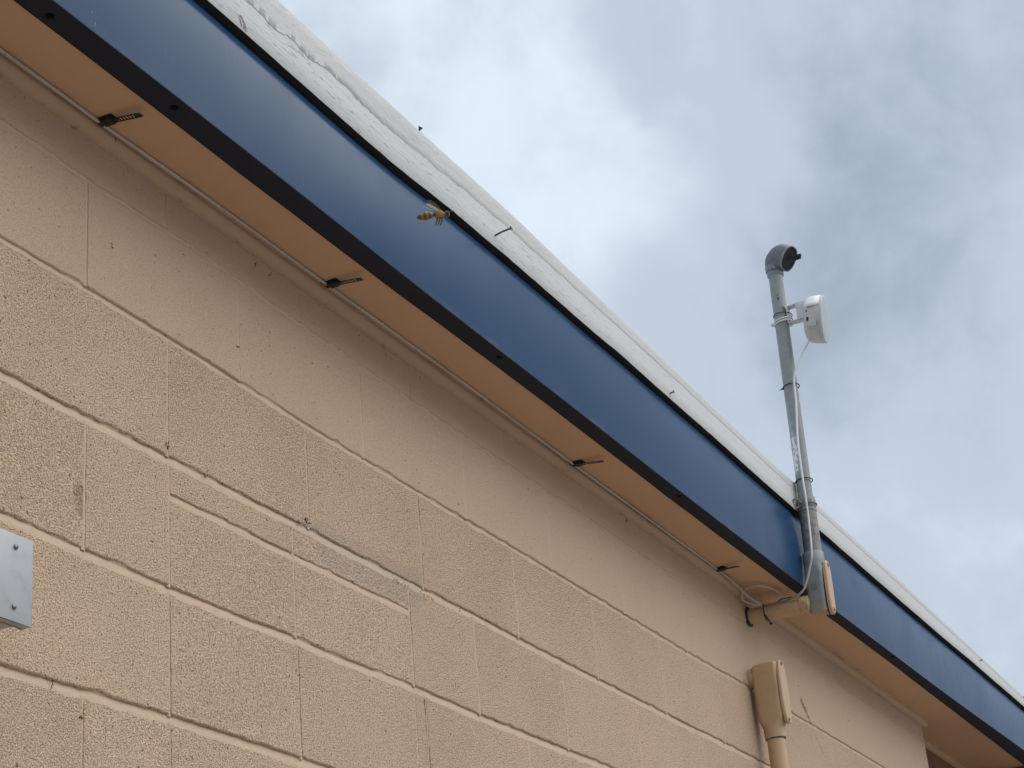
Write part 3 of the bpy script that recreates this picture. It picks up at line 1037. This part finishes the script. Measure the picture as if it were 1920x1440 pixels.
dense = catmull([(a[0], a[1], 0) for a in inner], 5), catmull([(a[0], a[1], 0) for a in outer], 5), catmull([(h_, 0, 0) for h_ in hw_], 5)
S = [wsec(i, o, h_.x, 36) for i, o, h_ in zip(*dense)]
RH = Matrix.Translation(wh) @ Matrix.Rotation(math.radians(-9), 4, 'Z') @ Matrix.Diagonal((1.0, 1.06, 1.0, 1)) @ Matrix.Translation(-wh)


def yawed(g):
    return [tuple(RH @ Vector(v)) for v in g[0]], g[1]


hood = part('weatherhead', yawed(loft(S, cap=False)), M_hood, mast, auto=50, label='grey rounded cast weatherhead on top of the mast')
rim = [wsec((.0255, -.021), (.0735, .0440), .0295, 28, k) for k in (1.04, 1.04)]
mouth_i, mouth_o = inner[-1], outer[-1]
rim1 = wsec(mouth_i, mouth_o, .0370, 36, 1.03)
nrm_f = (Vector((0, -(mouth_o[0] - mouth_i[0]), mouth_o[1] - mouth_i[1]))).cross(Vector((1, 0, 0))).normalized()
if nrm_f.y > 0: nrm_f = -nrm_f
off = lambda s, d: [p + nrm_f * d for p in s]
s_in = wsec(mouth_i, mouth_o, .0370, 36, .965)
part('hood_rim', yawed(loft([off(rim1, -.005), off(rim1, .001), off(s_in, .0012), off(s_in, -.0030)], cap=False)), M_hood_rim, hood, auto=40)
part('wire_insert', yawed(loft([off(s_in, -.008), off(s_in, -.0020)])), M_rubber, hood)
part('collar', tube([AX(1.145) + Vector((0, 0, d)) for d in (-.0300, -.0295, -.020, -.0195, -.013, -.0125, .006, .0065)], [.0225, .0255, .0260, .0235, .0240, .0285, .0285, .025], 30), M_hood_rim, hood, auto=40)
for s_ in (-.005, .007):
    part('clamp_lug', tube([AX(1.145) + Vector((-.027, s_ * 1.0 - .003, -.006)), AX(1.145) + Vector((-.030, s_ - .003, -.0155))], .0032, 8), M_hood_rim, hood)
a_ = wh + Vector((-.007, -.056, .0145))
part('wire_stub', join(tube([a_, a_ + Vector((0, -.016, -.001)), a_ + Vector((0, -.034, .000))], [.0060, .0058, .0052], 10),
                       tube([a_ + Vector((.004, .002, -.004)), a_ + Vector((.004, -.018, -.0075)), a_ + Vector((.004, -.031, -.0060))], .0040, 10)), M_rubber, hood)


# ties on the mast
def ztie(name, label, c, axis, R, tail, mat, r=.0014, group=None):
    t = thing(name, label, 'cable tie', tuple(c), group)
    part('band', ring(c, axis, R, r, 30, 6), mat, t)
    hd = Vector(c) + Vector(tail[0])
    part('head', box(hd.x - .003, hd.x + .003, hd.y - .0025, hd.y + .0025, hd.z - .0022, hd.z + .0022), mat, t, bevel=.0006)
    part('tail', tube([hd, hd + Vector(tail[1]) * .5, hd + Vector(tail[1])], [r, r, r * .7], 6), mat, t)
    return t


pa = AX(.7247)
ztie('cable_tie', 'black cable tie round the grey mast just below the white antenna', pa + Vector((0, -.002, 0)), (.068, 0.05, 1), .0247, ((-.012, .0235, -.004), (-.004, .009, -.004)), M_black, .0017)
pa = AX(.412)
ztie('cable_tie', 'black cable tie round the grey mast just above its coupling', pa + Vector((0, -.002, 0)), (.068, 0.05, 1), .0247, ((-.014, .0215, -.003), (-.003, .006, -.003)), M_black, .0017)
t = thing('cable_tie', 'long black cable tie holding the cable to the tan horizontal pipe', 'cable tie', (2.991, -.052, .027))
cc = Vector((2.990, -.052, .0295))
part('band', ring(cc, (.05, -1, .02), .0262, .0016, 30, 6), M_black, t)
part('tail', tube([cc + Vector((-.024, -.001, -.010)), cc + Vector((-.017, -.008, -.024)), cc + Vector((-.010, -.0135, -.037))], .0016, 6), M_black, t)
part('tail', tube(catmull([(3.004, -.060, .0545), (3.015, -.083, .061), (3.035, -.092, .073), (3.060, -.101, .0810), (3.070, -.112, .0830)], 5), .0018, 6), M_black, t)
part('head', box(cc.x - .0135, cc.x - .0065, cc.y - .017, cc.y - .010, cc.z - .0405, cc.z - .0355), M_black, t, bevel=.0008)

# ---------------------------------------------------------------- antenna
AXC = Vector((3.083, 0, .933))
ant = thing('dish_antenna', 'round white wireless antenna strapped to the upper part of the mast', 'antenna', (3.083, -.28, .933))


def drum_sec(y, R, flat, n=40):
    """circle of radius R whose sides and bottom are cut to flats towards the back"""
    o = []
    for k in range(n):
        a = 2 * math.pi * (k + .5) / n
        x, z = R * math.cos(a), R * math.sin(a)
        if flat:
            L = R * flat
            x = max(-L, min(L, x)); z = max(-R * .995, z)
        o.append((AXC.x + x, y, AXC.z + z))
    return o


ay0, ay1 = -.2815, -.3435
prof = [(ay0 + .0, .055, .80), (ay0 - .001, .062, .82), (ay0 - .006, .0700, .84), (ay0 - .016, .0755, .88), (ay0 - .032, .0778, .93), (ay1 + .012, .0790, 0), (ay1 + .005, .0790, 0), (ay1 + .0015, .0770, 0), (ay1, .0735, 0)]
RT = Matrix.Translation((3.083, -.285, .933)) @ Matrix.Rotation(math.radians(7), 4, 'Z') @ Matrix.Rotation(math.radians(9), 4, 'X') @ Matrix.Diagonal((.92, .90, .92, 1)) @ Matrix.Translation((-3.083, .285, -.933))


def turned(g):
    return [tuple(RT @ Vector(v)) for v in g[0]], g[1]


shell = part('housing', turned(loft([drum_sec(*p_) for p_ in prof])), M_ant_side, ant, auto=32)
rad = [(ay1 + .004, .0796), (ay1 - .0020, .0796), (ay1 - .0032, .0784), (ay1 - .0036, .0760), (ay1 - .0042, .040), (ay1 - .0043, .008)]
part('radome', turned(loft([drum_sec(y, R, 0) for y, R in rad])), M_radome, ant, label='flat round pale grey radome face', auto=40)
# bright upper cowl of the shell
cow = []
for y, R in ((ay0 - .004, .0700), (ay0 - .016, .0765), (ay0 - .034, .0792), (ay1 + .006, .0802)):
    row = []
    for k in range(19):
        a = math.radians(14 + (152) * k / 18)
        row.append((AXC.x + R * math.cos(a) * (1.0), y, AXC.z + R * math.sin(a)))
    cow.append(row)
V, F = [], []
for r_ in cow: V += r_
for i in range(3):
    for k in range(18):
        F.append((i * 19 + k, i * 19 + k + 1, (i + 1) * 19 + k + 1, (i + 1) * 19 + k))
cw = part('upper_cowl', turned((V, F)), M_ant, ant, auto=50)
mod = cw.modifiers.new('thickness', 'SOLIDIFY'); mod.thickness = .003; mod.offset = 0
xf = AXC.x - .0725
part('port_door', turned(box(xf - .0008, xf + .006, ay1 + .014, ay0 - .012, AXC.z - .052, AXC.z + .014)), M_ant_side, ant, bevel=.0012)
part('port_slot', turned(box(xf - .0014, xf + .004, ay0 - .022, ay0 - .014, AXC.z - .034, AXC.z - .020)), M_rubber, ant)
part('screw', turned(screw_geo(xf - .001, ay0 - .014, AXC.z + .002, .0018, (-1, 0, 0), .0015)), M_screwd, ant)
# bracket: two arms and a web back to the mast
part('bracket_arm', box(3.068, 3.094, -.283, -.226, .9905, .9945), M_brk, ant, bevel=.0008)
part('bracket_arm', box(3.068, 3.094, -.283, -.226, .9375, .9415), M_brk, ant, bevel=.0008)
part('bracket_plate', box(3.066, 3.072, -.288, -.259, .9375, .9945), M_brk, ant, bevel=.0008)
part('bracket_saddle', box(3.066, 3.098, -.233, -.2275, .936, 1.004), M_brk, ant, bevel=.0008)
for dz, mt_ in ((.9700, M_black), (.9500, M_tie_w), (.9415, M_tie_w)):
    cz = AX(dz)
    part('hose_clamp' if mt_ is M_tie_w else 'black_band', ring(cz + Vector((0, -.006, .0)), (.02, .10 if mt_ is M_tie_w else -.05, 1), .0285, .0022 if mt_ is M_tie_w else .0015, 32, 6), mt_, ant)
cz = AX(.944) + Vector((-.016, .0245, -.0035))
part('clamp_screw', tube([cz + Vector((-.004, .004, 0)), cz + Vector((.012, -.006, 0))], .0042, 8), M_brk, ant)
part('clamp_tail', tube([AX(.985) + Vector((-.020, -.018, .012)), AX(.985) + Vector((-.018, -.026, -.002)), AX(.985) + Vector((-.012, -.030, -.016))], .0026, 8), M_brk, ant)

# ---------------------------------------------------------------- network cable
run = [(-1.3, -.031, .0842), (-.24, -.030, .0842), (-.008, -.0285, .0842), (.2, -.0315, .0842), (.418, -.0325, .0842), (.655, -.0320, .0842), (1.0, -.0335, .0842),
       (1.33, -.0330, .0842), (1.745, -.0290, .0842), (2.2, -.0275, .0842), (2.70, -.0250, .0842), (2.8101, -.0300, .0730), (2.9249, -.0350, .0580), (2.9850, -.0520, .0525),
       (3.026, -.0720, .0620), (3.045, -.0880, .0750), (3.000, -.0985, .0760), (2.965, -.1010, .0760), (2.932, -.0980, .0760), (2.905, -.0885, .0770), (2.880, -.0740, .0770), (2.869, -.0570, .0760), (2.876, -.0350, .0730), (2.893, -.0190, .0660), (2.912, -.0150, .0540), (2.945, -.0310, .0480), (2.9790, -.0530, .0520), (3.0080, -.0850, .0560), (3.0000, -.1300, .0580), (2.9599, -.1800, .0624), (2.9281, -.2150, .1069), (2.9150, -.2320, .1496),
       (2.9366, -.2320, .2496), (2.9440, -.2320, .3289), (2.9550, -.2290, .3898), (2.9820, -.2250, .5178), (3.0130, -.2290, .6486), (3.0240, -.2290, .7147),
       (3.0280, -.2340, .7435), (3.0350, -.2440, .7732), (3.0520, -.2620, .8189), (3.0600, -.2790, .8468), (3.0690, -.2900, .8760)]
cab = catmull(run, 10)
co = part('network_cable', tube(cab, .0030, 10), M_cable, None, True, auto=80)
co['label'] = 'long thin whitish cable along the soffit, looped at the pipe and up the mast'
co['category'] = 'cable'

# ---------------------------------------------------------------- cable clips on the soffit
CL = [(-.006, -.030, 'first black ladder-strap cable clip, nearest the upper left corner of the photo'),
      (.655, -.0320, 'second black ladder-strap cable clip from the left on the soffit cable'),
      (1.742, -.0290, 'third black ladder-strap cable clip from the left on the soffit cable'),
      (2.695, -.0252, 'last black ladder-strap cable clip, just before the cable loops at the tan pipe')]
c0 = thing('cable_clip', CL[0][2], 'cable clip', (0, 0, 0.088), 'ladder-strap clips along the soffit cable')
base_ = join(box(-.0105, .0105, -.026, .0065, -.0026, -.0002), box(-.0085, .0085, -.0225, -.0045, -.0085, -.0024), box(-.0110, -.0060, -.0215, -.0155, -.0100, -.0030))
base_ = ([(x, y, z + .088) for x, y, z in base_[0]], base_[1])
part('base', base_, M_black, c0, bevel=.0006)
loop = []
for k in range(15):
    a = math.radians(-60 + 300 * k / 14)
    loop.append((0.0045, -.0008 + .0050 * math.cos(a + 2.4), .0842 + .0048 * math.sin(a + 2.4)))
lp = []
V, F = [], []
for k, (x, y, z) in enumerate(loop):
    V += [(-.0045, y, z), (.0045, y, z)]
for k in range(14):
    F.append((2 * k, 2 * k + 1, 2 * k + 3, 2 * k + 2))
lo = part('cable_loop', (V, F), M_black, c0)
md = lo.modifiers.new('thickness', 'SOLIDIFY'); md.thickness = .0012


def strap_pt(t):   # t 0..1 along the strap
    return (-.0215 - .0535 * t, .088 - .0068 - .0015 * math.sin(t * 2.6) - .0058 * t * t)


V, F = [], []
NS = 9
segs = [0.0, .06]
def quadbox(t0, t1, xa, xb, th=.0011):
    k = len(V)
    for t in (t0, t1):
        y, z = strap_pt(t)
        for x in (xa, xb):
            V.append((x, y, z)); V.append((x, y, z - th))
    for f in ((0, 1, 3, 2), (4, 6, 7, 5), (0, 4, 5, 1), (2, 3, 7, 6), (0, 2, 6, 4), (1, 5, 7, 3)):
        F.append(tuple(k + i for i in f))
for i in range(16):
    t0, t1 = i / 20, (i + 1) / 20
    quadbox(t0, t1, -.0062, -.0045); quadbox(t0, t1, .0045, .0062)
for i in range(8):
    t0 = .02 + i * .105
    quadbox(t0, t0 + .036, -.0045, .0045)
for i in range(4):
    quadbox(.80 + i * .05, .85 + i * .05, -.0062 * (1 - .04 * i), .0062 * (1 - .04 * i))
k0 = part('ladder_strap', (V, F), M_black, c0, False)
clips = [c0]
kids = [o for o in bpy.data.objects if o.parent == c0]
for x, y, lb in CL[1:]:
    r_ = c0.copy(); COL.objects.link(r_)
    for ch in kids:
        q = ch.copy(); COL.objects.link(q); q.parent = r_
    r_['label'] = lb
    clips.append(r_)
for o, (x, y, lb), rz, sx in zip(clips, CL, (0.04, -.02, .03, -.30), (1, 1, 1, .95)):
    o.location = (x, y + .001, .088)
    o.rotation_euler = (0, 0, rz)
    o.scale = (sx, sx, 1)

# ---------------------------------------------------------------- lower conduit with access body
lc = thing('conduit', 'tan painted vertical conduit with access body on the block wall below the mast', 'conduit', (2.925, -.048, -1.2))
LX = 2.927
part('pipe', tube([(LX - .004, -.048, -GZ), (LX - .003, -.048, -.6), (LX, -.048, -.33)], .0250, 32), M_conduit, lc)
secs = []
for z, hx, hy, r, cy in ((-.348, .0255, .0255, .0254, -.048), (-.3475, .0290, .0290, .0289, -.048), (-.330, .0295, .0295, .0294, -.048), (-.318, .0300, .0300, .0280, -.048), (-.305, .0310, .0335, .020, -.0485),
                         (-.292, .0315, .0365, .014, -.0490), (-.22, .0320, .0370, .011, -.0490), (-.150, .0320, .0370, .011, -.0490), (-.143, .0312, .0362, .012, -.049), (-.1395, .0285, .033, .012, -.049), (-.1385, .020, .025, .012, -.049)):
    secs.append([(LX + a, cy + b, z - (.048 + cy + b) * .06) for a, b in rrect(hx, hy, r, 6)])
lb_ = part('access_body', loft(secs), M_conduit, lc, auto=40)
part('wall_hub', tube([(LX, -.016, -.170), (LX, .004, -.170)], [.0290, .0300], 28), M_conduit, lc)
part('gasket', plate(LX, -.223, .0290, .0880, -.0850, -.0868), M_conduit, lc, auto=40)
lcv = part('cover_plate', plate(LX, -.223, .0300, .0900, -.0865, -.0950, .003), M_conduit, lc, auto=40)
for z in (-.144, -.302):
    part('screw', screw_geo(LX - .004, -.0950, z, .0036, (0, -1, 0)), M_screw, lcv)
part('embossed_mark', ring((LX - .0322, -.052, -.215), (1, 0, 0), .0068, .0009, 20, 5), M_conduit, lb_)
part('coupling_edge', ring((LX, -.048, -.349), (0, 0, 1), .0268, .0010, 30, 6), M_rubber, lc)

# ---------------------------------------------------------------- metal box at the left edge
jb = thing('junction_box', 'silver galvanised metal box on the wall at the left edge of the photo', 'junction box', (-.30, 0.0, -.745))
part('box_body', box(-.376, -.2285, -.098, .003, -.7935, -.690), M_boxm, jb, bevel=.002)
cp = part('cover', join(box(-.380, -.2240, -.1015, -.0985, -.7985, -.6845), box(-.380, -.2240, -.1012, -.088, -.7985, -.7955), box(-.2265, -.2240, -.1012, -.088, -.7985, -.6845)), M_boxm, jb, bevel=.0009)
for z in (-.7015, -.7800):
    for x in (-.2575, -.350):
        part('screw', join(tube([(x, -.1012, z), (x, -.1030, z), (x, -.1042, z)], [.0040, .0036, .0018], 12)), M_screw, cp)

# ---------------------------------------------------------------- bee in flight
bee = thing('bee', 'yellow and brown bee flying in front of the blue fascia', 'bee', (-1.1796, -1.1841, -1.0183))
BC = Vector((-1.1796, -1.1841, -1.0183))
fw = (r0 * 0.985 + r2 * 0.10 - r1 * 0.06).normalized()   # heading, to the right and slightly away
up = (-r1 * 1.0 + fw * 0.05); up = (up - fw * up.dot(fw)).normalized(); sdv = fw.cross(up)
prof = [(-.0100, .0003, 0), (-.0092, .0012, 0), (-.0078, .0017, 1), (-.0064, .0021, 0), (-.0050, .0023, 1), (-.0036, .0022, 0), (-.0022, .0018, 1), (-.0010, .0012, 0), (-.0003, .0009, 0),
        (.0006, .0019, 2), (.0020, .0026, 2), (.0036, .0025, 2), (.0048, .0016, 2), (.0053, .0010, 2), (.0058, .0014, 0), (.0068, .0019, 0), (.0078, .0016, 0), (.0085, .0006, 0)]
ctr = [BC + fw * a - up * (.0012 * max(0, -a / .01) ** 1.5) for a, r_, k in prof]
bv, bf = tube(ctr, [p_[1] for p_ in prof], 14)
mi = []
for i in range(len(prof) - 1):
    mi += [prof[i][2]] * 14
mi += [0, 0]
M_bee0 = simple('dark_brown_bee_shell', (0.11, 0.065, 0.028), 0.5)
M_bee1 = simple('amber_bee_band', (0.30, 0.19, 0.055), 0.5)
M_bee2 = simple('furry_yellow_thorax', (0.34, 0.23, 0.075), 0.9, 0.1, 0, 900)
part('body', (bv, bf, mi), M_bee0, bee, mats=[M_bee1, M_bee2])
M_wing = simple('clear_wing', (0.55, 0.52, 0.45), 0.3, 0.5, 0, 300, None, 0, 0.30)
for sgn in (-1, 1):
    for L, wd_, bx, ang in ((.0125, .0036, .0030, 30), (.0090, .0027, .0012, 60)):
        A = math.radians(ang)
        d = (sdv * sgn * math.cos(A) * .8 - fw * math.sin(A) + up * .42).normalized()
        e_ = d.cross(up).normalized()
        rt = BC + fw * bx + up * .0020 + sdv * sgn * .0010
        P_ = [rt + d * (L * (0.5 - 0.5 * math.cos(math.pi * k / 8))) for k in range(9)]
        Wd = [wd_ * math.sin(math.pi * min(1, .08 + k / 8 * .92)) ** .6 * .5 + 1e-4 for k in range(9)]
        V = [];
        for p_, q in zip(P_, Wd): V += [tuple(p_ + e_ * q), tuple(p_ - e_ * q)]
        F = [(2 * k, 2 * k + 1, 2 * k + 3, 2 * k + 2) for k in range(8)]
        part('wing', (V, F), M_wing, bee)
    for bx in (.0012, .0026, .0040):
        h_ = BC + fw * bx - up * .0018 + sdv * sgn * .0012
        part('leg', tube([h_, h_ + sdv * sgn * .0014 - up * .0016, h_ + sdv * sgn * .0016 - up * .0042 - fw * .0012], [.0004, .00035, .0002], 6), M_bee0, bee)
    h_ = BC + fw * .0082 + up * .0008 + sdv * sgn * .0006
    part('antenna', tube([h_, h_ + fw * .0014 + up * .0010, h_ + fw * .0030 + up * .0002], .00022, 5), M_bee0, bee)
    ey = BC + fw * .0071 + up * .0005 + sdv * sgn * .0015
    part('eye', tube([ey - up * .0011, ey - up * .0006, ey, ey + up * .0006, ey + up * .0011], [.0002, .0007, .0009, .0007, .0002], 8), M_black, bee)

# ---------------------------------------------------------------- webs, husks and grit stuck along the eave and joints
rng = random.Random(5)
V, F = [], []


def fleck(p, s, n):
    """a crumpled husk: a few bent slivers"""
    for _ in range(n):
        d = Vector((rng.gauss(0, 1), rng.gauss(0, .35), rng.gauss(0, 1))).normalized()
        L = s * rng.uniform(.4, 1)
        q = Vector(p) + Vector((rng.gauss(0, s * .3), 0, rng.gauss(0, s * .3)))
        m2 = q + d * L * .5 + Vector((rng.uniform(-1, 1), 0, rng.uniform(-1, 1))) * L * .25
        g = tube([q, m2, q + d * L], [s * .07, s * .10, s * .04], 4)
        k = len(V); V.extend(g[0]); F.extend([tuple(i + k for i in f) for f in g[1]])


for _ in range(150):
    x = -.3 + 5.1 * rng.random() ** 1.3
    r_ = rng.random()
    if r_ < .55:
        z = .064 + rng.gauss(0, .006); y = -.0015
    elif r_ < .75:
        z = rng.uniform(-.02, .07); y = -.0012
    else:
        z = rng.uniform(-.12, .0); y = -.0012
    fleck((x, y, z), rng.choice((.002, .003, .005)), rng.choice((1, 2)))
for _ in range(42):
    x = -.25 + 4.8 * rng.random() ** 1.2
    fleck((x, -.012 - rng.random() * .02, .0855 - .012 * rng.random() * 0), rng.choice((.003, .005, .007)), 2)
for x, z, s, n in ((.6004, -.3870, .009, 7), (.1993, -.383, .007, 6), (.462, .052, .007, 3), (.505, .050, .006, 3), (.06, -.095, .006, 3), (.40, -.135, .006, 3),
                   (2.115, .058, .012, 2), (.0, -.85, .006, 6), (.575, -.402, .006, 4), (1.28, -.405, .007, 4), (.30, -.402, .006, 5), (-.06, -.815, .007, 4), (1.16, -.407, .006, 3)):
    fleck((x, -.0012, z), s, n)
for x in np.arange(.90, 1.05, .006):
    fleck((float(x), .0006, float(jz(2, x)) - .0075 - .011 * (.955 < x < 1.02) * rng.random()), .005, 2)
for x in np.arange(.24, 1.0, .011):
    if rng.random() < .75:
        fleck((float(x), .0008, float(jz(2, x)) + .0062), .0035, 2)
for z in np.arange(-.80, -.625, .008):
    if rng.random() < .6:
        fleck((.997 + rng.gauss(0, .0012), .0003, float(z)), .0045, 1)
dbo = part('cobweb_debris', (V, F), M_debris, None, False)
dbo['kind'] = 'stuff'
dbo['label'] = 'dark dry husks and web bits stuck along the eave and joints'
dbo['category'] = 'debris'

# ---------------------------------------------------------------- lift so that the ground is at z = 0
for o in list(bpy.data.objects):
    if o.parent is None:
        o.location.z += GZ
